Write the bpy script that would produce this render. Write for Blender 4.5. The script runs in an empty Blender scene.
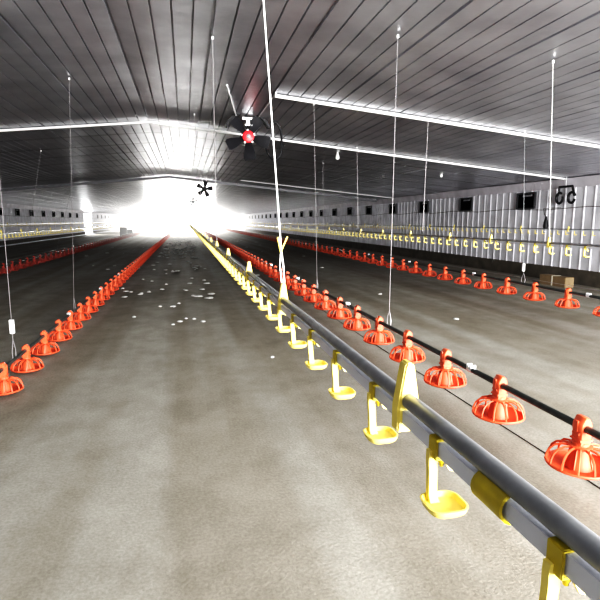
import bpy, math, random
from mathutils import Vector, Matrix
random.seed(7)
S = bpy.context.scene
COL = S.collection
PI = math.pi
CAMH = 1.55                       # eye height above the floor
WR, WL, RIDGE = 9.5, -10.8, -0.635
EAVE, RIDGE_Z = 2.62, 3.61
Y0, Y1 = -4.0, 95.0

def roof_z(x):
    if x > RIDGE: return RIDGE_Z + (EAVE-RIDGE_Z)*(x-RIDGE)/(WR-RIDGE)
    return RIDGE_Z + (EAVE-RIDGE_Z)*(RIDGE-x)/(RIDGE-WL)

# ------------------------------------------------------------------ camera
F = 510.0
d = Vector(((185-300)/F, -(221-300)/F, -1)).normalized()
u = Vector((0, d.z, -d.y)); u = -u if u.y < 0 else u; u.normalize()
r = d.cross(u)
RM = Matrix((r, d, u))
cam = bpy.data.cameras.new('camera'); cam.lens = 36*F/600; cam.sensor_width = 36
cam.clip_start = 0.02; cam.clip_end = 400
co = bpy.data.objects.new('camera', cam); COL.objects.link(co)
co.matrix_world = Matrix.Translation((0, 0, CAMH)) @ RM.to_4x4()
S.camera = co

# ------------------------------------------------------------------ materials
def mat(name, col, rough=.6, metal=0., var=.12, scale=8., bump=0., bscale=60., spec=.5, trans=0., sss=0.):
    m = bpy.data.materials.new(name); m.use_nodes = True
    nt = m.node_tree; n = nt.nodes; L = nt.links
    b = n['Principled BSDF']
    tc = n.new('ShaderNodeTexCoord')
    nz = n.new('ShaderNodeTexNoise'); nz.inputs['Scale'].default_value = scale; nz.inputs['Detail'].default_value = 4
    L.new(tc.outputs['Object'], nz.inputs['Vector'])
    cr = n.new('ShaderNodeValToRGB')
    c0 = [max(0, c*(1-var)) for c in col]; c1 = [min(1, c*(1+var)) for c in col]
    cr.color_ramp.elements[0].color = (*c0, 1); cr.color_ramp.elements[0].position = .3
    cr.color_ramp.elements[1].color = (*c1, 1); cr.color_ramp.elements[1].position = .7
    L.new(nz.outputs['Fac'], cr.inputs['Fac']); L.new(cr.outputs['Color'], b.inputs['Base Color'])
    b.inputs['Roughness'].default_value = rough; b.inputs['Metallic'].default_value = metal
    b.inputs['Specular IOR Level'].default_value = spec
    if trans: b.inputs['Transmission Weight'].default_value = trans
    if bump:
        nb = n.new('ShaderNodeTexNoise'); nb.inputs['Scale'].default_value = bscale; nb.inputs['Detail'].default_value = 3
        L.new(tc.outputs['Object'], nb.inputs['Vector'])
        bp = n.new('ShaderNodeBump'); bp.inputs['Strength'].default_value = bump; bp.inputs['Distance'].default_value = .02
        L.new(nb.outputs['Fac'], bp.inputs['Height']); L.new(bp.outputs['Normal'], b.inputs['Normal'])
    return m

def floor_material():
    m = bpy.data.materials.new('concrete_floor'); m.use_nodes = True
    nt = m.node_tree; n = nt.nodes; L = nt.links; b = n['Principled BSDF']
    tc = n.new('ShaderNodeTexCoord')
    def noise(scale, detail, vec=(1, 1, 1), rough=.55):
        mp = n.new('ShaderNodeMapping'); mp.inputs['Scale'].default_value = vec
        L.new(tc.outputs['Object'], mp.inputs['Vector'])
        z = n.new('ShaderNodeTexNoise'); z.inputs['Scale'].default_value = scale; z.inputs['Detail'].default_value = detail
        z.inputs['Roughness'].default_value = rough
        L.new(mp.outputs['Vector'], z.inputs['Vector']); return z.outputs['Fac']
    def ramp(f, p0, c0, p1, c1):
        c = n.new('ShaderNodeValToRGB'); e = c.color_ramp.elements
        e[0].position = p0; e[0].color = (*c0, 1); e[1].position = p1; e[1].color = (*c1, 1)
        L.new(f, c.inputs['Fac']); return c.outputs['Color']
    def mul(a, c, fac=1.):
        x = n.new('ShaderNodeMix'); x.data_type = 'RGBA'; x.blend_type = 'MULTIPLY'; x.inputs['Factor'].default_value = fac
        L.new(a, x.inputs[6]); L.new(c, x.inputs[7]); return x.outputs[2]
    base = ramp(noise(.5, 5), .3, (.345, .333, .293), .7, (.425, .414, .37))
    trk = ramp(noise(2.2, 2, (1, .045, 1), .4), .42, (.78, .75, .71), .60, (1, 1, 1))        # wheel and sweeping tracks
    sp = ramp(noise(55, 4), .35, (.80, .79, .77), .65, (1, 1, 1))                             # grit
    bl = ramp(noise(2.6, 6, (1, .8, 1), .7), .38, (.80, .79, .77), .62, (1, 1, 1))            # damp patches
    L.new(mul(mul(mul(base, trk), sp), bl), b.inputs['Base Color'])
    b.inputs['Roughness'].default_value = .75; b.inputs['Specular IOR Level'].default_value = .15
    bp = n.new('ShaderNodeBump'); bp.inputs['Strength'].default_value = .25; bp.inputs['Distance'].default_value = .012
    L.new(noise(60, 6), bp.inputs['Height']); L.new(bp.outputs['Normal'], b.inputs['Normal'])
    return m

def ceiling_material():
    m = bpy.data.materials.new('foil_ceiling'); m.use_nodes = True
    nt = m.node_tree; n = nt.nodes; L = nt.links; b = n['Principled BSDF']
    tc = n.new('ShaderNodeTexCoord')
    sx = n.new('ShaderNodeSeparateXYZ'); L.new(tc.outputs['Object'], sx.inputs[0])
    # thin cross laps every 1.6 m
    md = n.new('ShaderNodeMath'); md.operation = 'FRACT'
    dv = n.new('ShaderNodeMath'); dv.operation = 'DIVIDE'; dv.inputs[1].default_value = 1.6
    L.new(sx.outputs['Y'], dv.inputs[0]); L.new(dv.outputs[0], md.inputs[0])
    cr = n.new('ShaderNodeValToRGB'); e = cr.color_ramp.elements
    e[0].position = .02; e[0].color = (.25, .25, .25, 1); e[1].position = .11; e[1].color = (1, 1, 1, 1)
    L.new(md.outputs[0], cr.inputs['Fac'])
    nz = n.new('ShaderNodeTexNoise'); nz.inputs['Scale'].default_value = 1.3; nz.inputs['Detail'].default_value = 5
    L.new(tc.outputs['Object'], nz.inputs['Vector'])
    c2 = n.new('ShaderNodeValToRGB'); e = c2.color_ramp.elements
    e[0].position = .3; e[0].color = (.37, .375, .41, 1); e[1].position = .7; e[1].color = (.57, .575, .61, 1)
    L.new(nz.outputs['Fac'], c2.inputs['Fac'])
    x = n.new('ShaderNodeMix'); x.data_type = 'RGBA'; x.blend_type = 'MULTIPLY'; x.inputs['Factor'].default_value = 1
    fd = n.new('ShaderNodeMapRange'); fd.inputs['From Min'].default_value = 10; fd.inputs['From Max'].default_value = 14
    L.new(sx.outputs['Y'], fd.inputs['Value']); L.new(fd.outputs[0], x.inputs['Factor'])
    L.new(c2.outputs['Color'], x.inputs[6]); L.new(cr.outputs['Color'], x.inputs[7]); L.new(x.outputs[2], b.inputs['Base Color'])
    b.inputs['Metallic'].default_value = .68; b.inputs['Roughness'].default_value = .34
    nb = n.new('ShaderNodeTexNoise'); nb.inputs['Scale'].default_value = 3.5; nb.inputs['Detail'].default_value = 3
    L.new(tc.outputs['Object'], nb.inputs['Vector'])
    bp = n.new('ShaderNodeBump'); bp.inputs['Strength'].default_value = .25; bp.inputs['Distance'].default_value = .03
    L.new(nb.outputs['Fac'], bp.inputs['Height']); L.new(bp.outputs['Normal'], b.inputs['Normal'])
    return m

M = dict(
    floor=floor_material(), ceil=ceiling_material(),
    sheet=mat('galvanised_wall_sheet', (.74, .74, .79), .55, .08, .16, 2.5, .15, 6),
    trim=mat('pale_eave_trim', (.62, .60, .65), .5, .1, .15, 2),
    kerb=mat('dark_damp_kerb', (.085, .072, .055), .85, 0, .35, 3, .4, 30),
    purlin=mat('white_purlin_paint', (.92, .92, .92), .45, 0, .06, 5),
    dull=mat('dull_purlin', (.16, .16, .17), .5, .4, .1, 5),
    red=mat('orange_red_plastic', (.68, .098, .038), .55, 0, .10, 14),
    redshade=mat('shade_dark_red_plastic', (.30, .045, .03), .6, 0, .10, 14),  # same red plastic, darkened to put the left line's shade into its colour
    redcone=mat('orange_red_cone_plastic', (.70, .118, .048), .55, 0, .08, 14),
    tube=mat('black_auger_tube', (.060, .066, .062), .4, .2, .3, 20),
    steel=mat('galvanised_pipe', (.27, .28, .29), .42, .3, .2, 25),
    pvc=mat('milky_water_pipe', (.66, .68, .74), .3, 0, .06, 10),
    yel=mat('yellow_cup_plastic', (.83, .68, .17), .42, 0, .06, 25),
    olive=mat('olive_yellow_clip_plastic', (.50, .40, .02), .45, 0, .12, 30),
    hang=mat('yellow_hanger_plastic', (.86, .70, .17), .45, 0, .08, 25),
    wire=mat('grey_steel_wire', (.34, .32, .33), .4, .3, .1, 30),
    cord=mat('white_cord', (.88, .88, .86), .6, 0, .05, 60),
    white=mat('white_plastic', (.90, .90, .90), .4, 0, .04, 20),
    black=mat('black_plastic', (.010, .010, .012), .5, 0, .3, 15, spec=.25),
    blade=mat('dark_blade', (.018, .018, .021), .5, 0, .25, 10, spec=.25),
    redhub=mat('red_hub_paint', (.72, .03, .04), .4, 0, .08, 20),
    silver=mat('silver_bracket', (.75, .76, .78), .35, .5, .08, 20),
    pane=mat('dark_inlet_pane', (.004, .004, .005), 1., 0, .3, 6, spec=0.),
    frame=mat('inlet_frame', (.035, .035, .04), .5, .2, .2, 10),
    flap=mat('inlet_flap', (.42, .42, .45), .5, .2, .1, 10),
    card=mat('brown_cardboard', (.22, .16, .09), .8, 0, .1, 12),
    tape=mat('pale_tape', (.70, .66, .55), .5, 0, .05, 12),
    clod=mat('pale_litter', (.52, .52, .50), .9, 0, .35, 20, .5, 60),
    bulb=mat('white_bulb_glass', (.92, .92, .90), .25, 0, .02, 10),
    cable=mat('thin_dark_cable', (.09, .085, .075), .6, 0, .2, 20),
)

# ------------------------------------------------------------------ mesh builder
class MB:
    def __init__(s): s.v = []; s.f = []
    def add(s, vs, fs):
        o = len(s.v); s.v += [tuple(p) for p in vs]; s.f += [tuple(i+o for i in f) for f in fs]; return s
    def box(s, c, sz, rot=None):
        hx, hy, hz = (q/2 for q in sz); vs = []
        for x in (-hx, hx):
            for y in (-hy, hy):
                for z in (-hz, hz):
                    p = Vector((x, y, z)); p = rot @ p if rot else p
                    vs.append(p + Vector(c))
        return s.add(vs, [(0,1,3,2),(4,6,7,5),(0,4,5,1),(2,3,7,6),(0,2,6,4),(1,5,7,3)])
    def tube(s, pts, r, seg=8, closed=False, caps=True):
        P = [Vector(p) for p in pts]; n = len(P); rings = []
        rr = r if isinstance(r, (list, tuple)) else [r]*n
        ref = None
        for i in range(n):
            a = P[(i-1) % n] if (closed or i > 0) else P[i]
            b = P[(i+1) % n] if (closed or i < n-1) else P[i]
            t = (b-a).normalized()
            if ref is None: ref = t.orthogonal().normalized()
            ref = (ref - t*ref.dot(t)); ref = ref.normalized() if ref.length > 1e-6 else t.orthogonal().normalized()
            w = t.cross(ref)
            rings.append([P[i] + (ref*math.cos(k*2*PI/seg) + w*math.sin(k*2*PI/seg))*rr[i] for k in range(seg)])
        vs = [p for q in rings for p in q]; fs = []
        m = n if closed else n-1
        for i in range(m):
            j = (i+1) % n
            for k in range(seg):
                l = (k+1) % seg
                fs.append((i*seg+k, i*seg+l, j*seg+l, j*seg+k))
        if caps and not closed:
            fs.append(tuple(range(seg))[::-1]); fs.append(tuple((n-1)*seg+k for k in range(seg)))
        return s.add(vs, fs)
    def lathe(s, prof, seg=24, c=(0,0,0), axis='z'):
        vs = []; fs = []
        for (rad, z) in prof:
            for k in range(seg):
                a = k*2*PI/seg
                if axis == 'z': p = (c[0]+rad*math.cos(a), c[1]+rad*math.sin(a), c[2]+z)
                else: p = (c[0]+rad*math.cos(a), c[1]+z, c[2]+rad*math.sin(a))
                vs.append(p)
        for i in range(len(prof)-1):
            for k in range(seg):
                l = (k+1) % seg
                fs.append((i*seg+k, i*seg+l, (i+1)*seg+l, (i+1)*seg+k))
        return s.add(vs, fs)
    def loft(s, rings, cap0=True, cap1=True):
        n = len(rings[0]); vs = [p for q in rings for p in q]; fs = []
        for i in range(len(rings)-1):
            for k in range(n):
                l = (k+1) % n
                fs.append((i*n+k, i*n+l, (i+1)*n+l, (i+1)*n+k))
        if cap0: fs.append(tuple(range(n))[::-1])
        if cap1: fs.append(tuple((len(rings)-1)*n+k for k in range(n)))
        return s.add(vs, fs)
    def merge(s, o, off=(0,0,0)):
        return s.add([(p[0]+off[0], p[1]+off[1], p[2]+off[2]) for p in o.v], o.f)
    def mesh(s, name, m, smooth=True, bevel=0.):
        me = bpy.data.meshes.new(name); me.from_pydata(s.v, [], s.f); me.update()
        import bmesh
        bm = bmesh.new(); bm.from_mesh(me)
        if bevel:
            es = [e for e in bm.edges if len(e.link_faces) == 2 and e.calc_face_angle(0) > .7]
            bmesh.ops.bevel(bm, geom=es, offset=bevel, segments=2, affect='EDGES', clamp_overlap=True)
        bmesh.ops.recalc_face_normals(bm, faces=bm.faces); bm.to_mesh(me); bm.free()
        if smooth:
            me.shade_smooth(); me.set_sharp_from_angle(angle=math.radians(40))
        me.materials.append(m); return me

def inst(name, me, parent=None, loc=(0,0,0), rotz=0., scale=1.):
    o = bpy.data.objects.new(name, me); COL.objects.link(o)
    o.location = loc; o.rotation_euler = (0, 0, rotz)
    if scale != 1.: o.scale = (scale,)*3
    if parent: o.parent = parent
    return o
def obj(name, mb, m, parent=None, loc=(0,0,0), smooth=True, bevel=0.):
    return inst(name, mb.mesh(name, m, smooth, bevel), parent, loc)
def thing(name, label, cat, loc=(0,0,0), group=None):
    return tag(inst(name, None, None, loc), label, cat, group)
def tag(o, label, cat, group=None, kind=None):
    o['label'] = label; o['category'] = cat
    if group: o['group'] = group
    if kind: o['kind'] = kind
    return o
def struct(name, mb, m, label=None, cat=None, smooth=False, parent=None):
    o = obj(name, mb, m, parent, smooth=smooth)
    if parent is None:
        o['kind'] = 'structure'
        if label: o['label'] = label; o['category'] = cat
    return o

def at(px, py, X=None, Y=None, Z=None):
    """point of the place seen at photo position (px,py) on the plane X=, Y= or Z="""
    v = RM @ Vector(((px-300)/F, -(py-300)/F, -1))
    if X is not None: v = v*(X/v.x)
    elif Y is not None: v = v*(Y/v.y)
    else: v = v*((Z-CAMH)/v.z)
    return v + Vector((0, 0, CAMH))

# ------------------------------------------------------------------ the setting
mb = MB(); mb.box((-.65, (Y0+Y1+20)/2, -.1), (WR-WL+.6, Y1-Y0+20, .2))
struct('floor', mb, M['floor'], 'bare grey concrete floor with dusty tracks', 'floor')

def profile_ceiling():
    mb = MB(); xs = []
    pitch, gap, dep = .2, .018, .025
    k = 0; x = WL-.05; j = 0
    while x < WR+.05:
        g = gap*1.9 if j % 5 == 0 else gap
        xs += [(x, 0), (x+pitch-g, 0), (x+pitch-g+.003, dep), (x+pitch-.003, dep)]
        x += pitch; j += 1
    vs = []
    for y in (Y0, Y1):
        vs += [(x, y, roof_z(x)+dz) for x, dz in xs]
    n = len(xs)
    mb.add(vs, [(i, i+1, n+i+1, n+i) for i in range(n-1)])
    return mb
struct('ceiling', profile_ceiling(), M['ceil'], 'silvery ribbed sheet ceiling rising to a ridge', 'ceiling')
# outer roof skin keeps daylight out of the ribs
mb = MB(); t = .08
mb.add([(WL-.3, Y0, EAVE+t), (RIDGE, Y0, RIDGE_Z+t), (WR+.3, Y0, EAVE+t), (WL-.3, Y1, EAVE+t), (RIDGE, Y1, RIDGE_Z+t), (WR+.3, Y1, EAVE+t)],
       [(0,1,4,3), (1,2,5,4)])
o = struct('trim_1', mb, M['dull']); o['label'] = 'outer roof skin above ceiling'; o['category'] = 'roof'

SHEET_LO = .36
GAP = {WR: (84., 91.), WL: (60.5, 65.5)}          # open side doorways far down the shed
def wall_sheet(x, sgn):
    mb = MB(); pitch = .33; ga, gb = GAP[x]
    for ya, yb in ((Y0, ga), (gb, Y1)):
        y = ya; pr = []
        while y < yb-pitch:
            pr += [(y, 0), (y+pitch-.07, 0), (y+pitch-.05, .018), (y+pitch-.02, .018)]
            y += pitch
        n = len(pr); vs = []
        for z in (SHEET_LO, EAVE+.02): vs += [(x+sgn*dx, yy, z) for yy, dx in pr]
        mb.add(vs, [(i, i+1, n+i+1, n+i) for i in range(n-1)])
        mb.box((x-sgn*.05, (ya+yb)/2, 1.3), (.06, yb-ya, 2.7))
    return mb
struct('wall_right', wall_sheet(WR, -1), M['sheet'], 'ribbed galvanised sheet side wall on the right', 'wall')
struct('wall_left', wall_sheet(WL, 1), M['sheet'], 'ribbed galvanised sheet side wall on the left', 'wall')
for nm, x, s in (('baseboard_right', WR, -1), ('baseboard_left', WL, 1)):
    mb = MB()
    for ya, yb in ((Y0, GAP[x][0]), (GAP[x][1], Y1)): mb.box((x+s*.04, (ya+yb)/2, SHEET_LO/2), (.10, yb-ya, SHEET_LO))
    struct(nm, mb, M['kerb'], 'low dark concrete kerb below the wall sheets', 'kerb')
for i, (x, s) in enumerate(((WR, -1), (WL, 1))):
    mb = MB()
    mb.add([(x+s*.035, Y0, EAVE-.24), (x+s*.035, Y1, EAVE-.24), (x+s*.10, Y0, EAVE-.01), (x+s*.10, Y1, EAVE-.01),
            (x+s*.005, Y0, EAVE-.24), (x+s*.005, Y1, EAVE-.24)], [(0,1,3,2), (0,4,5,1)])
    struct(f'trim_{2+i}', mb, M['trim'], 'pale eave strip where ceiling meets the side wall', 'trim')
# far gable wall with a wide open doorway
mb = MB(); OX0, OX1, OZ = -7.5, 5.5, 2.55
mb.box(((WL+OX0)/2, Y1, 1.3), (OX0-WL, .1, 2.6)); mb.box(((WR+OX1)/2, Y1, 1.3), (WR-OX1, .1, 2.6))
mb.add([(WL, Y1-.05, OZ), (WR, Y1-.05, OZ), (WR, Y1-.05, EAVE+.05), (RIDGE, Y1-.05, RIDGE_Z+.05), (WL, Y1-.05, EAVE+.05)], [(0,1,2,3,4)])
struct('wall_far', mb, M['sheet'], 'far end wall around the bright open doorway', 'wall')

mb = MB(); mb.add([(x, Y0-.3+dy, z) for dy in (0, .08) for x, z in ((WL, 0), (WR, 0), (WR, EAVE+.05), (RIDGE, RIDGE_Z+.05), (WL, EAVE+.05))],
                  [(0,1,2,3,4), (9,8,7,6,5)] + [(k, (k+1) % 5, 5+(k+1) % 5, 5+k) for k in range(5)])
struct('wall_near', mb, M['sheet'], 'end wall behind the viewer', 'wall')

# purlins across the ceiling
def purlin(y, xa, xb, rad, m, drop, lab, idx):
    pts = []
    xs = sorted({xa, xb} | ({RIDGE} if xa < RIDGE < xb else set()))
    mb = MB(); mb.tube([(x, y, roof_z(x)-drop) for x in xs], rad, 8)
    struct(f'trim_{idx}', mb, m, lab, 'purlin', smooth=True)
idx = 4
purlin(7.8, 1.36, WR-.1, .026, M['purlin'], .035, 'nearest white pipe purlin crossing the right half of the ceiling', idx); idx += 1
purlin(11.4, WL+.1, WR-.1, .025, M['purlin'], .035, 'white pipe purlin crossing the whole ceiling behind the nearest fan', idx); idx += 1
purlin(22.6, 2.4, WR-.1, .020, M['purlin'], .025, 'thin pale purlin crossing the ceiling well beyond the large fan', idx); idx += 1
mb = MB(); y = 24.6
for s, xe in ((1, WR-.1), (-1, WL+.1)):
    a = (RIDGE, roof_z(RIDGE)); b = (xe, roof_z(xe))
    mb.loft([[(p[0], y-.05, p[1]-.02), (p[0], y+.05, p[1]-.02), (p[0], y+.05, p[1]-.12), (p[0], y-.05, p[1]-.12)] for p in (a, b)])
struct(f'trim_{idx}', mb, M['dull'], 'dark roof beam in front of the glare', 'beam'); idx += 1

# side wall air inlets
nwin = 0
fm = MB(); w, h = .72, .38
for dy in (-1, 1): fm.box((0, dy*(w/2+.02), 0), (.05, .04, h+.08))
for dz in (-1, 1): fm.box((0, 0, dz*(h/2+.02)), (.05, w, .04))
m_frame = fm.mesh('window_frame', M['frame'], False)
m_pane = MB().box((0, 0, 0), (.02, w, h)).mesh('window_pane', M['pane'], False)
m_flap = MB().box((0, 0, 0), (.012, w*.55, .05), Matrix.Rotation(.6, 3, 'Y')).mesh('window_flap', M['flap'], False)
def inlet(x, y, s):
    global nwin
    nwin += 1
    o = inst(f'window_{nwin}', m_frame, None, (x+s*.055, y, 2.11))
    o['kind'] = 'structure'; o['category'] = 'window'
    side = 'right' if s < 0 else 'left'
    o['label'] = f'small dark air inlet opening high on the {side} wall'; o['group'] = f'air inlets along the {side} wall'
    inst('window_pane', m_pane, o, (-s*.012, 0, 0))
    inst('window_flap', m_flap, o, (s*.012, -.06, h/2-.05))
for k in range(22): inlet(WR, 12.96+3.2*k, -1)
for k in range(18):
    if not 59.5 < 34.1+3.2*k < 66.5: inlet(WL, 34.1+3.2*k, 1)
for x, s, lab, yy0 in ((WR, -1, 'thin dark pull cable strung along the right wall past the air inlets', 9.), (WL, 1, 'thin dark pull cable strung along the left wall past the air inlets', 26.)):
    mb = MB(); P = []
    yy = yy0
    while yy < 90: P.append((x+s*.028, yy, 1.87+.03*math.sin(yy*1.96))); yy += 1.6
    mb.tube(P, .008, 5); tag(obj('pull_cable', mb, M['cable']), lab, 'cable')

# ------------------------------------------------------------------ feeder pans
RP = .165
def pan_parts(seg=28, ribs=13, rs=6, tr=.0065):
    dish = MB(); dish.lathe([(.0, -.022), (.10, -.022), (.140, -.016), (RP-.006, -.004), (RP, .004), (RP-.004, .007), (RP-.012, .0), (.135, -.010), (.09, -.016), (0, -.016)], seg)
    gr = MB()
    gr.tube([(RP*math.cos(a*2*PI/seg), RP*math.sin(a*2*PI/seg), .004) for a in range(seg)], tr*1.2, rs, True)
    for k in range(ribs):
        a = k*2*PI/ribs+.1; c, s_ = math.cos(a), math.sin(a)
        gr.tube([(q*c, q*s_, z) for q, z in ((.050, .106), (.09, .104), (.125, .092), (.150, .066), (.163, .030), (RP, .004))], tr, rs if rs < 6 else 5, caps=False)
    gr.lathe([(.046, .096), (.060, .100), (.062, .112), (.046, .116)], max(10, seg//2+2))
    cone = MB(); cone.lathe([(.070, -.014), (.064, .0), (.052, .05), (.044, .10), (.042, .13), (.030, .14)], max(10, seg//2+4))
    for k in range(4):                                  # feed gate fins on the cone
        a = k*PI/2+.5; c, s_ = math.cos(a), math.sin(a)
        cone.tube([(.070*c, .070*s_, -.012), (.057*c, .057*s_, .05), (.047*c, .047*s_, .1)], .005, 4)
    sad = MB(); z = .214                                 # column gripping the tube, peaked on top
    ring = []
    for yy in (-.036, -.030, .030, .036):
        e = 0 if abs(yy) < .033 else .005
        ring.append([(-.034+e, yy, .122), (.034-e, yy, .122), (.033-e, yy, z-.02), (.036-e, yy, z), (.034-e, yy, z+.028-e), (.010, yy, z+.062-e), (-.010, yy, z+.062-e), (-.034+e, yy, z+.028-e), (-.036+e, yy, z), (-.033+e, yy, z-.02)])
    sad.loft(ring)
    sad.box((0, 0, z-.03), (.080, .05, .012)); sad.box((0, 0, .150), (.078, .078, .010))
    for x in (-.036, .036): sad.box((x, 0, z+.01), (.008, .022, .06))
    return dish, gr, cone, sad
D = pan_parts(); m_dish = D[0].mesh('feed_dish', M['red']); m_gr = D[1].mesh('grille', M['red'])
m_cone = D[2].mesh('feed_cone', M['redcone']); m_sad = D[3].mesh('tube_saddle', M['redcone'])
lo = MB()
for q in pan_parts(14, 10, 4, .0085): lo.merge(q)
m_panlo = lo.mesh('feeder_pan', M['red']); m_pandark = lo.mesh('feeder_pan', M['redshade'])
tiny = MB(); tiny.lathe([(.0, -.048), (.12, -.045), (RP, .004), (.150, .062), (.06, .112), (.045, .12), (.037, .27), (0, .275)], 8)

clampm = MB()
clampm.lathe([(.024, -.035), (.027, -.035), (.027, .035), (.024, .035)], 12, axis='y')
for yy in (-.03, .03): clampm.box((0, yy, .03), (.05, .012, .03))
clampm.box((0, 0, .024), (.014, .05, .012))
m_clamp = clampm.mesh('tube_coupling', M['silver'])

def feeder_line(X, rimz, ys, label, sc=1., dark=False, full=26, clamps=(), aroost=0., y_start=-3., floorwire=False):
    y_end = 88.
    t = thing('feeder_line', label, 'feeder', (X, ys[0], 0), 'long lines of orange red feeder pans')
    tz = rimz+.214*sc; b = ys[0]
    mb = MB(); mb.tube([(0, y_start-b, tz), (0, y_end-b, tz)], .021*sc, 12)
    obj('auger_tube', mb, M['tube'], t)
    for i, y in enumerate(ys[:100]):
        rz = (i*2.39) % (2*PI)
        if i < full:
            p = inst('feeder_pan', m_dish, t, (0, y-b, rimz), 0., sc)
            inst('grille', m_gr, p, (0,0,0), rz); inst('feed_cone', m_cone, p); inst('tube_saddle', m_sad, p)
        else:
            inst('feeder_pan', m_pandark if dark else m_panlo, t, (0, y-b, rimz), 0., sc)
    if len(ys) > 100:
        mb = MB()
        for y in ys[100:]: mb.merge(tiny, (0, y-b, rimz))
        o = obj('feeder_pan', mb, M['red'], t); o['kind'] = 'stuff'
    for y in clamps: 
        o = inst('tube_coupling', m_clamp, t, (0, y-b, tz), 0, sc*.86); o['label'] = 'white metal tube coupling'
    if aroost:
        mb = MB(); mb.tube([(0, -b, tz+aroost), (0, y_end-b, tz+aroost)], .004, 5)
        obj('anti_roost_wire', mb, M['wire'], t)
    return t
def seq(y0, sp, n): return [y0+sp*i for i in range(n)]

R1X, R1Z = 2.054, CAMH-1.312
feeder_line(R1X, R1Z, seq(2.22, .745, 112), 'long line of orange red pan feeders just right of the yellow drinker line', clamps=(3.33, 6.33, 9.4, 12.5))
R2X, R2Z = 5.6, CAMH-1.058-.214
feeder_line(R2X, R2Z, seq(5.80, .752, 108), 'long line of orange red pan feeders nearest the right wall', clamps=(6.15, 9.15, 12.2, 15.2), aroost=.10)
L1X, L1Z = -1.63, .055
feeder_line(L1X, L1Z, seq(4.87, .69, 118), 'long line of orange red pan feeders left of the bare centre aisle', sc=.9, clamps=(7.55, 10.3, 13.1))
L2X, L2Z = -5.0, .12
feeder_line(L2X, L2Z, seq(14.2, .75, 98), 'long line of red pan feeders furthest left, coloured dark for deep shade', dark=True, full=0, aroost=.10, y_start=10.)

# ------------------------------------------------------------------ drinker lines
def rrect(cx, cy, hx, hy, rad, z, n=4):
    P = []
    for sx, sy, a0 in ((1,1,0), (-1,1,PI/2), (-1,-1,PI), (1,-1,1.5*PI)):
        for k in range(n+1):
            a = a0+k*PI/2/n
            P.append((cx+sx*(hx-rad)+rad*math.cos(a), cy+sy*(hy-rad)+rad*math.sin(a), z))
    return P
# all heights relative to the steel support pipe's centre
PV = -.0255
def cup_mb(n=4):
    mb = MB(); cx, cy = .003, -.006; zb = -.121
    mb.loft([rrect(cx, cy, .021, .020, .012, zb, n), rrect(cx, cy, .027, .026, .016, zb+.005, n), rrect(cx, cy, .030, .029, .018, zb+.014, n),
             rrect(cx, cy, .0275, .0265, .0165, zb+.0145, n), rrect(cx, cy, .024, .023, .014, zb+.007, n), rrect(cx, cy, .015, .014, .008, zb+.005, n)])
    # strap arm sweeping from the pipe down into the tray
    path = [(-.014, .004, PV-.006, .0055), (-.0135, .005, PV-.020, .006), (-.011, .007, PV-.035, .0065), (-.008, .012, PV-.060, .0062), (-.006, .014, zb+.014, .0065), (-.004, .010, zb+.006, .0075)]
    mb.loft([[(x-w, y-.005, z), (x+w, y-.005, z), (x+w, y+.005, z), (x-w, y+.005, z)] for x, y, z, w in path])
    return mb
def clip_mb():
    mb = MB()
    for x in (-.0135, .0135): mb.box((x, 0, PV), (.004, .022, .028))
    mb.box((0, 0, PV-.0145), (.030, .022, .005)); mb.box((-.006, 0, PV+.0125), (.016, .022, .004))
    mb.lathe([(0, 0), (.006, 0), (.0055, -.008), (.003, -.010), (.003, -.015), (0, -.015)], 10, (0, 0, PV-.016))
    return mb
def tongue_mb():
    mb = MB()
    mb.add([(-.002, -.006, PV-.015), (.014, -.006, PV-.015), (.026, -.012, PV-.038), (.006, -.012, PV-.032),
            (-.002, -.002, PV-.015), (.014, -.002, PV-.015), (.026, -.008, PV-.038), (.006, -.008, PV-.032)],
           [(0,1,2,3), (4,7,6,5), (0,3,7,4), (3,2,6,7), (2,1,5,6), (1,0,4,5)])
    return mb
m_cup = cup_mb().merge(tongue_mb()).mesh('drip_cup', M['yel']); m_clip = clip_mb().mesh('nipple_clip', M['olive'], True, .001)
lo = cup_mb(2); m_cuplo = lo.mesh('drip_cup', M['yel'])
cuptiny = MB(); cuptiny.box((-.008, .008, -.07), (.013, .010, .10)); cuptiny.box((.004, -.014, -.115), (.062, .058, .02))
def hanger_mb():
    mb = MB()
    for a, b_ in ((-.016, -.0125), (.0125, .016)): pass
    prof = [(-.019, -.052), (.019, -.052), (.019, -.010), (.008, .058), (.005, .064), (-.005, .064), (-.008, .058), (-.019, -.010)]
    mb.loft([[(x, y, z) for x, z in prof] for y in (-.013, .013)])
    return mb
m_hanger = hanger_mb().mesh('hanger', M['hang'], True, .0025)
mc = MB(); mc.lathe([(.0165, -.03), (.0195, -.029), (.0195, .029), (.0165, .03), (.0165, -.03)], 20, (0, 0, PV), 'y'); m_coup = mc.mesh('pipe_coupler', M['olive'])
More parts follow.
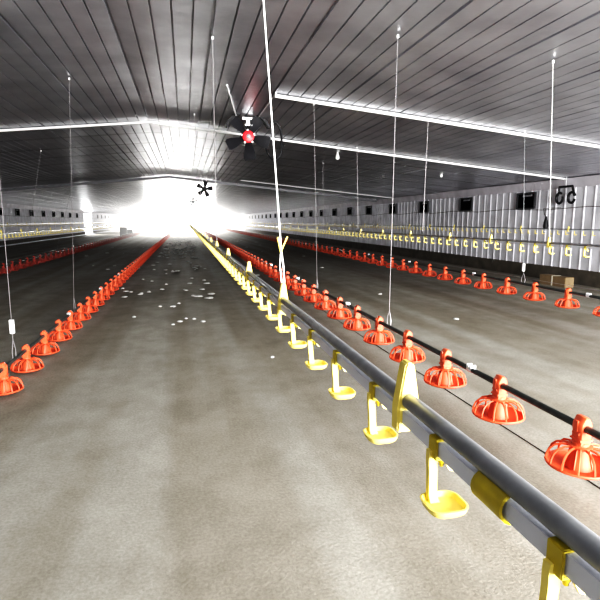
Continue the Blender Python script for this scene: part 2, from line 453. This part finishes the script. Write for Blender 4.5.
def drinker_line(X, pz, cups, hangers, label, near=40, y_start=-3., couplers=(), y_end=88.):
    b = cups[0]
    t = thing('drinker_line', label, 'drinker', (X, b, 0), 'long lines of yellow drip cup drinkers')
    mb = MB(); mb.tube([(0, y_start-b, pz), (0, y_end-b, pz)], .0125, 14); obj('support_pipe', mb, M['steel'], t)
    mb = MB(); mb.box((0, (y_start+y_end)/2-b, pz+PV), (.022, y_end-y_start, .022)); obj('water_pipe', mb, M['pvc'], t)
    for i, y in enumerate(cups[:100]):
        if i < near:
            c = inst('drip_cup', m_cup, t, (0, y-b, pz)); q = inst('nipple_clip', m_clip, c); q['label'] = 'olive yellow nipple clip'
        else: inst('drip_cup', m_cuplo, t, (0, y-b, pz))
    if len(cups) > 100:
        mb = MB()
        for y in cups[100:]: mb.merge(cuptiny, (0, y-b, pz))
        o = obj('drip_cup', mb, M['yel'], t); o['kind'] = 'stuff'
    for y in hangers: inst('hanger', m_hanger, t, (0, y-b, pz))
    for y in couplers: 
        o = inst('pipe_coupler', m_coup, t, (0, y-b, pz)); o['label'] = 'olive yellow pipe coupler'
    return t
N1X, N1Z = .344, CAMH-.288
N1H = [.745, 1.83, 2.87, 4.3, 5.87, 7.2, 8.6]+[8.6+1.4*k for k in range(1, 56)]
drinker_line(N1X, N1Z, [.375]+seq(.62, .245, 350), N1H, 'nearest long yellow drinker line with steel pipe running down the shed centre', near=60, couplers=(.485,))
N2X, N2Z = 3.82, CAMH-.232
N2H = [4.81, 5.89, 6.94, 8.3, 9.6]+[9.6+1.3*k for k in range(1, 58)]
drinker_line(N2X, N2Z, seq(4.03, .2475, 330), N2H, 'yellow drinker line raised before the right hand wall between two feeder lines', near=40, y_start=1.)
N3X, N3Z = 8.0, CAMH-.175
drinker_line(N3X, N3Z, seq(8.3, .25, 310), seq(9.5, 1.6, 48), 'furthest yellow drinker line close along the right wall', near=0, y_start=4.)
NLX, NLZ = -3.9, CAMH-.255
drinker_line(NLX, NLZ, seq(11.8, .25, 300), seq(12.3, 1.4, 52), 'yellow drinker line on the left between two feeder lines', near=0, y_start=6.)
NOX, NOZ = -8.6, CAMH-.14
drinker_line(NOX, NOZ, seq(26, .25, 240), seq(26.5, 1.6, 38), 'distant yellow drinker line close along the left wall', near=0, y_start=18.)

# ------------------------------------------------------------------ suspension wires
def wire(lower, upper, label, r=.003, m='wire', tagz=None, hook=True, group='suspension wires'):
    lo_, up = Vector(lower), Vector(upper)
    t = thing('suspension_wire', label, 'wire', tuple(lo_), group)
    mb = MB(); D = up-lo_
    start = Vector((0, 0, .16)) if hook else Vector((0, 0, 0))
    mb.tube([start, D*.5+Vector((0, 0, 0)), D], r, 6); obj('wire', mb, M[m], t)
    if hook:                                             # V hook gripping the line
        mb = MB(); rr = max(r*.9, .0035)
        mb.tube([(0, -.006, .16), (0, -.05, .07), (0, -.045, .0)], rr, 5)
        mb.tube([(0, .006, .16), (0, .05, .07), (0, .045, .0)], rr, 5)
        obj('hook', mb, M['wire'], t)
    if tagz is not None:
        p = D*(tagz/D.z); mb = MB(); mb.loft([rrect(p.x, p.y, .02, .02, .008, p.z), rrect(p.x, p.y, .02, .02, .008, p.z+.13)])
        o = obj('adjuster', mb, M['white'], t); o['label'] = 'white plastic length adjuster'
    mb = MB(); mb.tube([D+Vector((0,0,-.03)), D], .012, 6); obj('ceiling_hook', mb, M['white'], t)
    return t
def to_ceiling(px, py, y):
    p = at(px, py, Y=y); return p
def up_to_roof(lower, px, py):
    """straight on from lower through the sight point at the same depth up to the ceiling"""
    lower = Vector(lower); q = at(px, py, Y=lower.y); dv = (q-lower); s = 1.
    for _ in range(30): s = (roof_z(lower.x+dv.x*s)-.02-lower.z)/dv.z
    return lower+dv*s
HT = .063
p = (N1X, 1.83, N1Z+HT)
up = up_to_roof((N1X-.008, 1.83, N1Z+.30), 270, 75)
t = thing('suspension_wire', 'thick white cord tied in a fork above the second hanger of the nearest drinker line', 'cord', p)
base = Vector(p); kn = at(281, 249, Y=1.83)-base
mb = MB(); mb.tube([kn, up-base], .0027, 6); obj('cord', mb, M['cord'], t)
mb = MB(); mb.tube([kn, (kn.x*.8-.006, 0, kn.z*.5), (-.005, 0, 0)], .0028, 5); mb.tube([kn, (kn.x*.8+.007, 0, kn.z*.5), (.005, 0, 0)], .0028, 5); obj('strand', mb, M['cord'], t)
mb = MB(); mb.tube([kn+Vector((-.012, 0, .042)), kn+Vector((-.004, 0, .01)), kn+Vector((0, 0, -.012))], [.004, .006, .005], 6)
mb.tube([kn+Vector((.024, 0, .045)), kn+Vector((.010, 0, .015)), kn+Vector((0, 0, -.01))], .003, 5); obj('knot', mb, M['hang'], t)
def simple(lower, px, py, label, **k): return wire(lower, up_to_roof(lower, px, py), label, **k)
simple((N1X, 5.87, N1Z+HT), 213.5, 90, 'pale wire rising from the fifth yellow hanger of the nearest drinker line', r=.0035, hook=False)
simple((N1X, 10., N1Z+HT), 194, 110, 'thin wire above the nearest drinker line beside the distant fan', r=.003, hook=False)
simple((R1X, at(317, 289, X=R1X).y, R1Z+.23), 314, 107, 'thin wire to the right feeder line left of the hanging bulbs', r=.0025)
simple((R1X, at(389, 322, X=R1X).y, R1Z+.225), 396.5, 76, 'long wire with open hook down to the right feeder line mid frame', r=.0024)
simple((N2X, at(358, 232, X=N2X).y, N2Z+HT), 357, 150, 'short wire to the right drinker line below the brightest bulb', r=.0035, hook=False)
simple((N2X, at(323, 230, X=N2X).y, N2Z+HT), 323, 170, 'faint short wire further down the right drinker line', r=.0035, hook=False)
simple((N2X, 6.94+.9, N2Z+HT), 427.5, 135, 'wire leaning above the right drinker line left of the big air inlets', r=.003, hook=False)
simple((N2X, 4.81, N2Z+HT), 552.5, 90, 'white wire with pale top hook nearest the right wall', r=.0022, m='cord', hook=False)
simple((R2X, at(523, 283, X=R2X).y, R2Z+.23), 524.5, 150, 'wire with white adjuster left of the cardboard box', r=.0018, m='steel', tagz=.20)
simple((L1X, at(14, 352, X=L1X).y, L1Z+.21), 4, 230, 'wire with white adjuster above the nearest left pan feeder', r=.0025, tagz=.235)
simple((L1X, at(74, 300, X=L1X).y, L1Z+.21), 72, 200, 'thin wire with open hook further along the left feeder line', r=.0022)
simple((NLX, 14.4, NLZ+HT), 41, 150, 'thin wire to the left drinker line near the left edge', r=.003, hook=False)
simple((L2X, 22., L2Z+.225), 75, 170, 'thin wire to the dark feeder line furthest left', r=.0025)

# ------------------------------------------------------------------ circulation fans
def blade_mb():
    mb = MB(); A = []; 
    for q, w, tw in ((.10, .055, .75), (.18, .085, .62), (.28, .110, .48), (.37, .115, .40), (.41, .09, .36)):
        c, s_ = math.cos(tw), math.sin(tw)
        A.append([(-w*c, -w*s_-.004, q), (w*c*.2, w*s_*.2-.008, q), (w*c, w*s_-.004, q), (w*c, w*s_+.004, q), (w*c*.2, w*s_*.2+.0, q), (-w*c, -w*s_+.004, q)])
    return mb.loft(A)
m_blade = blade_mb().mesh('blade', M['blade'])
m_hub = MB().lathe([(0, -.075), (.09, -.075), (.105, -.065), (.105, .05), (0, .05)], 24, axis='y').mesh('hub', M['redhub'])
m_hubd = MB().lathe([(0, -.075), (.09, -.075), (.105, -.065), (.105, .05), (0, .05)], 16, axis='y').mesh('hub', M['blade'])
m_cap = MB().lathe([(0, -.025), (.026, -.025), (.040, -.015), (.040, 0), (0, 0)], 14, axis='y').mesh('hub_cap', M['steel'])
m_bolt = MB().lathe([(0, -.02), (.018, -.02), (.020, 0), (0, 0)], 8, axis='y').mesh('bolt', M['white'])
m_motor = MB().lathe([(0, .05), (.12, .05), (.13, .08), (.13, .28), (.11, .32), (0, .32)], 20, axis='y').mesh('motor', M['black'])
def fan(c, label, spin, ring=True, sc=1., tops=None):
    t = thing('circulation_fan', label, 'fan', c, 'black ceiling circulation fans'); t.scale = (sc,)*3
    for k in range(5):
        a = spin+k*2*PI/5
        o = inst('blade', m_blade, t); o.rotation_euler = (0, a, 0)
    h = inst('hub', m_hub if ring else m_hubd, t)
    if ring: h['label'] = 'red hub disc'
    if ring: inst('hub_cap', m_cap, h, (0, -.075, 0))
    for k in range(5 if ring else 0):
        a = spin+(k+.5)*2*PI/5
        inst('bolt', m_bolt, h, (.115*math.sin(a), -.02, .115*math.cos(a)))
    inst('motor', m_motor, t)
    if ring:
        mb = MB(); n = 22
        mb.loft([[(q*math.sin(a), yy, q*math.cos(a)) for q, yy in ((.405, -.03), (.455, -.03), (.455, .14), (.405, .14))] for a in [(-1.15+2.3*i/n) for i in range(n+1)]])
        mb.box((0, .14, .30), (.05, .03, .36)); mb.box((-.2, .12, .30), (.03, .03, .30), Matrix.Rotation(-.5, 3, 'Y')); mb.box((.2, .12, .30), (.03, .03, .30), Matrix.Rotation(.5, 3, 'Y'))
        obj('shroud', mb, M['black'], t)
        mb = MB(); mb.box((0, -.03, .315), (.20, .02, .04)); mb.box((0, -.03, .26), (.06, .02, .10)); mb.box((.01, -.03, .205), (.13, .02, .025))
        o = obj('mounting_plate', mb, M['silver'], t); o['label'] = 'silver mounting plate'
    top = roof_z(c[0])-c[2]
    for s in (-1, 1):
        mb = MB(); x1 = s*(.42 if ring else .15)
        tz = (roof_z(c[0]+x1*sc)-.02-c[2])/sc
        e = (Vector(tops[(s+1)//2])-Vector(c))/sc if tops else Vector((x1, .12, tz))
        mb.tube([(s*.20 if ring else s*.05, .06, .36 if ring else .1), e], .012, 6)
        o = obj('hanger_rod', mb, M['white'], t)
    return t
c1 = at(248, 137, Y=9.6)
tops = []
for px, py in ((227, 87), (276, 93)):
    q = at(px, py, Y=7.75); tops.append((q.x, 7.75, roof_z(q.x)-.01))
fan(c1, 'large black ceiling fan with red hub, nearest the camera', .55, tops=tops)
c2 = at(204.5, 189, Y=22); fan(c2, 'smaller dark ceiling fan seen midway down the shed', .2, False, .80)
c3 = at(193, 202, Y=40); fan(c3, 'smallest distant ceiling fan against the white glare', .0, False, .8)
# coiled cable beside the first fan
mb = MB(); cc = at(274, 141, Y=9.7)
P = [(cc.x+.16*math.sin(a)*(1+.1*math.sin(3*a)), cc.y+.03*math.sin(2*a), cc.z+.34*math.cos(a)) for a in [i*2*PI/24 for i in range(20)]]
P = [(cc.x-.02, cc.y, roof_z(cc.x)-.02)] + P
mb.tube(P, .02, 6); tag(obj('cable_coil', mb, M['black']), 'loose black cable looped from the ceiling right of the large fan', 'cable')

# ------------------------------------------------------------------ pendant bulbs
def bulb(px, py, y, label, sc=1.):
    q = at(px, py, Y=y); top = roof_z(q.x)-q.z
    t = thing('pendant_bulb', label, 'lamp', q, 'hanging ceiling bulbs')
    mb = MB(); mb.tube([(0, 0, .1*sc), (0, 0, top-.015)], .005, 5); obj('flex', mb, M['cable'], t)
    mb = MB(); mb.lathe([(0, .15), (.026, .148), (.036, .10), (.036, .0), (.03, -.02), (0, -.02)], 12); o = obj('socket', mb, M['white'], t); o.scale = (sc,)*3
    mb = MB(); mb.lathe([(.022, -.02), (.026, -.05), (.045, -.10), (.048, -.14), (.034, -.175), (0, -.19)], 14); o = obj('bulb', mb, M['bulb'], t); o.scale = (sc,)*3
bulb(337.5, 152, 12.3, 'hanging white bulb right of the thin wire, middle of the ceiling')
bulb(441.5, 172, 13.5, 'hanging white bulb below the long white purlin towards the right wall', .8)
bulb(383, 173, 15.5, 'tiny hanging white bulb between the two larger bulbs', .6)

# ------------------------------------------------------------------ odds and ends
# pulley bracket hung on the right wall under the purlin end
q = at(565.5, 193, X=WR-.16)
t = thing('pulley_bracket', 'black bracket with two hanging rings under the purlin end by the right wall', 'bracket', q)
mb = MB(); mb.tube([(0, .26, -.06), (0, .22, .16), (0, -.22, .16), (0, -.30, -.06)], .03, 6); obj('bracket_frame', mb, M['black'], t)
for yy in (.2, -.22):
    mb = MB(); n = 16
    mb.tube([(0, yy+.115*math.cos(a), -.12+.13*math.sin(a)) for a in [(.9*PI+1.75*PI*i/n) if yy > 0 else (-.9*PI+1.8*PI*i/n) for i in range(n+1)]], .032, 6)
    obj('ring', mb, M['black'], t)
mb = MB(); mb.tube([(0, 0, .16), (0, 0, .42)], .012, 5); obj('hanger_rod', mb, M['silver'], t)
# drop bracket where the nearest purlin's feed pipe meets the wall
q = at(546, 221, X=N3X)
t = thing('water_regulator', 'small black regulator bottle standing on the furthest right drinker line', 'regulator', (N3X, q.y, N3Z+.012))
mb = MB(); mb.lathe([(.0, 0), (.05, 0), (.06, .05), (.05, .13), (.03, .2), (.02, .26), (0, .27)], 12); obj('body', mb, M['black'], t)
mb = MB(); mb.tube([(0, 0, .24), (.02, .1, .32), (.3, .5, .45), (1.35, 1.2, .5)], .008, 5); obj('hose', mb, M['cable'], t)
# cardboard box by the right wall
q = at(550.5, 284, X=8.6)
t = thing('cardboard_box', 'long brown cardboard box on the floor below the right wall', 'box', (8.75, q.y, 0))
mb = MB(); mb.box((0, 0, .12), (.24, .90, .24)); obj('carton', mb, M['card'], t, bevel=.008)
mb = MB(); mb.box((-.122, .0, .12), (.004, .04, .23)); mb.box((0, .0, .242), (.24, .04, .004)); o = obj('tape', mb, M['tape'], t); o['label'] = 'pale tape strip'
# pale pipe along the foot of the left wall
mb = MB(); mb.tube([(WL+.25, 20, .09), (WL+.25, 90, .09)], .05, 8)
tag(obj('water_supply_pipe', mb, M['pvc']), 'white supply pipe lying along the foot of the left wall', 'pipe')
# thin dark line on the floor below the right feeder line
mb = MB(); P = [(2.31+.012*math.sin(k*.7), -1+k*1.2, .004) for k in range(60)]
mb.tube(P, .0045, 5); tag(obj('floor_line', mb, M['cable']), 'thin dark line on the floor under the right feeder line', 'cable')
# small dark equipment far left near the glare
for px, w, lab in ((123.5, .55, 'dark machine far down the left side against the glare, left one of two'), (130, .4, 'low dark machine far down the left side against the glare, right one of two')):
    q = at(px, 229, Y=52)
    t = thing('blower', lab, 'machine', (q.x, 52, 0))
    mb = MB(); hgt = .95 if px < 128 else .75
    mb.box((0, 0, hgt*.55), (w*1.2, .5, hgt*.9)); obj('casing', mb, M['black'], t, bevel=.04)
    for sx in (-1, 1):
        mb = MB(); mb.lathe([(0, -.04), (.13, -.04), (.13, .04), (0, .04)], 12); mm = mb.mesh('wheel', M['black'])
        o = inst('wheel', mm, t, (sx*w*.5, 0, .13)); o.rotation_euler = (0, PI/2, 0)
# pale scraps and clods on the aisle floor
def clod(w, dd, h, seed):
    rnd = random.Random(seed); mb = MB(); n = 10; R = [rnd.uniform(.72, 1.1) for _ in range(n)]
    rings = []
    for s, z in ((1, 0), (.95, .4), (.66, .82), (.25, 1.)):
        rings.append([(w*R[k]*s*math.cos(k*2*PI/n), dd*R[k]*s*math.sin(k*2*PI/n), h*z*(.8+.4*R[(k*3) % n])) for k in range(n)])
    return mb.loft(rings)
spots = [(198, 296, 6), (209, 297.5, 7), (211, 293.5, 5), (186, 290, 3.5), (190, 283, 4), (192, 278, 2.5), (202, 289, 3.5), (160, 306, 3.2), (173, 306, 4.5), (179, 303, 2.5),
         (180, 321, 4), (186, 318, 2.5), (203, 321, 4), (194, 318.5, 3.5), (173, 324, 3), (162, 289, 3), (141.5, 293, 3), (166.5, 284, 2), (124.5, 296.5, 4.5), (126, 291, 3.5), (140, 294, 3.5), (123, 288, 2.5),
         (194, 267.5, 3), (154, 269.5, 2), (172.5, 270.5, 1.5), (133, 271.5, 2), (139, 268, 2), (143, 279, 2), (134, 316.5, 3), (272, 356.5, 3.5), (456, 318.5, 4.5), (408, 245.8, 4)]
for i, (px, py, w) in enumerate(spots):
    q = at(px, py, Z=0.01); W = w*q.length/F*.75
    o = obj('litter_clump', clod(W, W*.95, 0.012+W*.10, i), M['clod'], None, (min(q.x, 8.6), q.y, 0))
    if i == 29: tag(o, 'pale scrap on the floor below the nearest yellow drinker line', 'litter')
    elif i == 30: tag(o, 'pale scrap on the bare floor between the right hand feeder lines', 'litter')
    elif i == 31: tag(o, 'pale scrap on the floor close to the right wall', 'litter')
    elif i == 0: tag(o, 'long pale clump of litter in the centre aisle, left of the largest pair', 'litter')
    elif i == 1: tag(o, 'largest pale clump of litter in the centre aisle', 'litter')
    else: tag(o, 'small pale clump of dry litter on the concrete aisle floor', 'litter', 'pale litter clumps along the aisle')
mb = MB(); rnd = random.Random(3)
for i in range(240):
    y = rnd.uniform(10, 48); x = rnd.uniform(-1.3, .6) if rnd.random() < .75 else rnd.uniform(-4.6, 5.2)
    if rnd.random() < .5: y = rnd.uniform(22, 42)
    s = rnd.uniform(.02, .07)*(1+y/45); mb.merge(clod(s, s*.8, .01+s*.15, i), (x, y, 0))
tag(obj('litter_crumbs', mb, M['clod']), 'scattered pale litter crumbs over the aisle floor', 'litter', kind='stuff')

# ------------------------------------------------------------------ self-glowing haze that paints in the glare at the far end
hz = bpy.data.materials.new('glowing_glare_haze'); hz.use_nodes = True
nt = hz.node_tree; n = nt.nodes; L = nt.links
for q in list(n):
    if q.type == 'BSDF_PRINCIPLED': n.remove(q)
em = n.new('ShaderNodeEmission'); em.inputs['Color'].default_value = (1, .985, .95, 1)  # pure emission imitating lens glare, no dust scattering
tc = n.new('ShaderNodeTexCoord'); sx = n.new('ShaderNodeSeparateXYZ'); L.new(tc.outputs['Object'], sx.inputs[0])
def mrange(src, a, b, lo_, hi_):
    q = n.new('ShaderNodeMapRange'); q.interpolation_type = 'SMOOTHSTEP'
    for k, v in (('From Min', a), ('From Max', b), ('To Min', lo_), ('To Max', hi_)): q.inputs[k].default_value = v
    L.new(src, q.inputs['Value']); return q.outputs[0]
def mth(op, a, b=None):
    q = n.new('ShaderNodeMath'); q.operation = op
    for k, v in enumerate((a, b)):
        if v is None: continue
        if isinstance(v, (int, float)): q.inputs[k].default_value = v
        else: L.new(v, q.inputs[k])
    return q.outputs[0]
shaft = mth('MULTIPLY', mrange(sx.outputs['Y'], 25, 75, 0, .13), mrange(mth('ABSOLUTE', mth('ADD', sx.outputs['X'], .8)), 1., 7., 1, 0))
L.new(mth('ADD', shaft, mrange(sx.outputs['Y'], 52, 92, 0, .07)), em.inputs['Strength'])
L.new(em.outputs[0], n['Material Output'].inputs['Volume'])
mb = MB(); a = .16
prof = [(WL+a, .02), (WR-a, .02), (WR-a, EAVE-.28), (RIDGE, RIDGE_Z-.2), (WL+a, EAVE-.28)]
mb.loft([[(x, y, z) for x, z in prof] for y in (25, Y1-.2)])
tag(obj('glare_haze', mb, hz, smooth=False), 'bright white glare haze filling the far end of the shed', 'haze', kind='stuff')

# ------------------------------------------------------------------ light
W = bpy.data.worlds.new('sky'); S.world = W; W.use_nodes = True
W.node_tree.nodes['Background'].inputs[0].default_value = (.95, .98, 1, 1)
W.node_tree.nodes['Background'].inputs[1].default_value = 3.5
def area(name, loc, target, sx, sy, power, col=(1, 1, 1), spread=180):
    l = bpy.data.lights.new(name, 'AREA'); l.shape = 'RECTANGLE'; l.size = sx; l.size_y = sy; l.energy = power; l.color = col; l.spread = math.radians(spread)
    o = bpy.data.objects.new(name, l); COL.objects.link(o); o.location = loc
    o.rotation_euler = (Vector(target)-Vector(loc)).to_track_quat('-Z', 'Y').to_euler(); return o
area('near_key_light', (5.0, -3.6, 2.0), (4.7, 8, .9), 6, 2.6, 2650, (1, .99, .96), 150)  # broad unseen lamp added behind the viewer, where no doorway is built
area('near_up_light', (4.2, -3.8, .4), (1.6, 5, 3.6), 9, .8, 1500, (.98, .98, 1))  # unseen fill lamp added to brighten the near ceiling
area('far_door_light', (-.6, Y1-1, 1.5), (-.6, 40, 1.6), 11, 2.2, 110, (1, .99, .96), 15)
area('side_door_light', (WL-1.5, 63, 1.4), (WL+4, 58, 1.6), 5, 2.4, 700)
S.view_settings.view_transform = 'Standard'; S.view_settings.look = 'None'
S.view_settings.exposure = -.05
S.view_settings.use_curve_mapping = True                 # contrasty phone camera tone response
cm = S.view_settings.curve_mapping; cu = cm.curves[3]
for px, py in ((.05, .018), (.10, .048), (.16, .105), (.27, .24), (.38, .37)): cu.points.new(px, py)
cm.update()
S.cycles.volume_step_rate = 3
S.cycles.max_bounces = 8
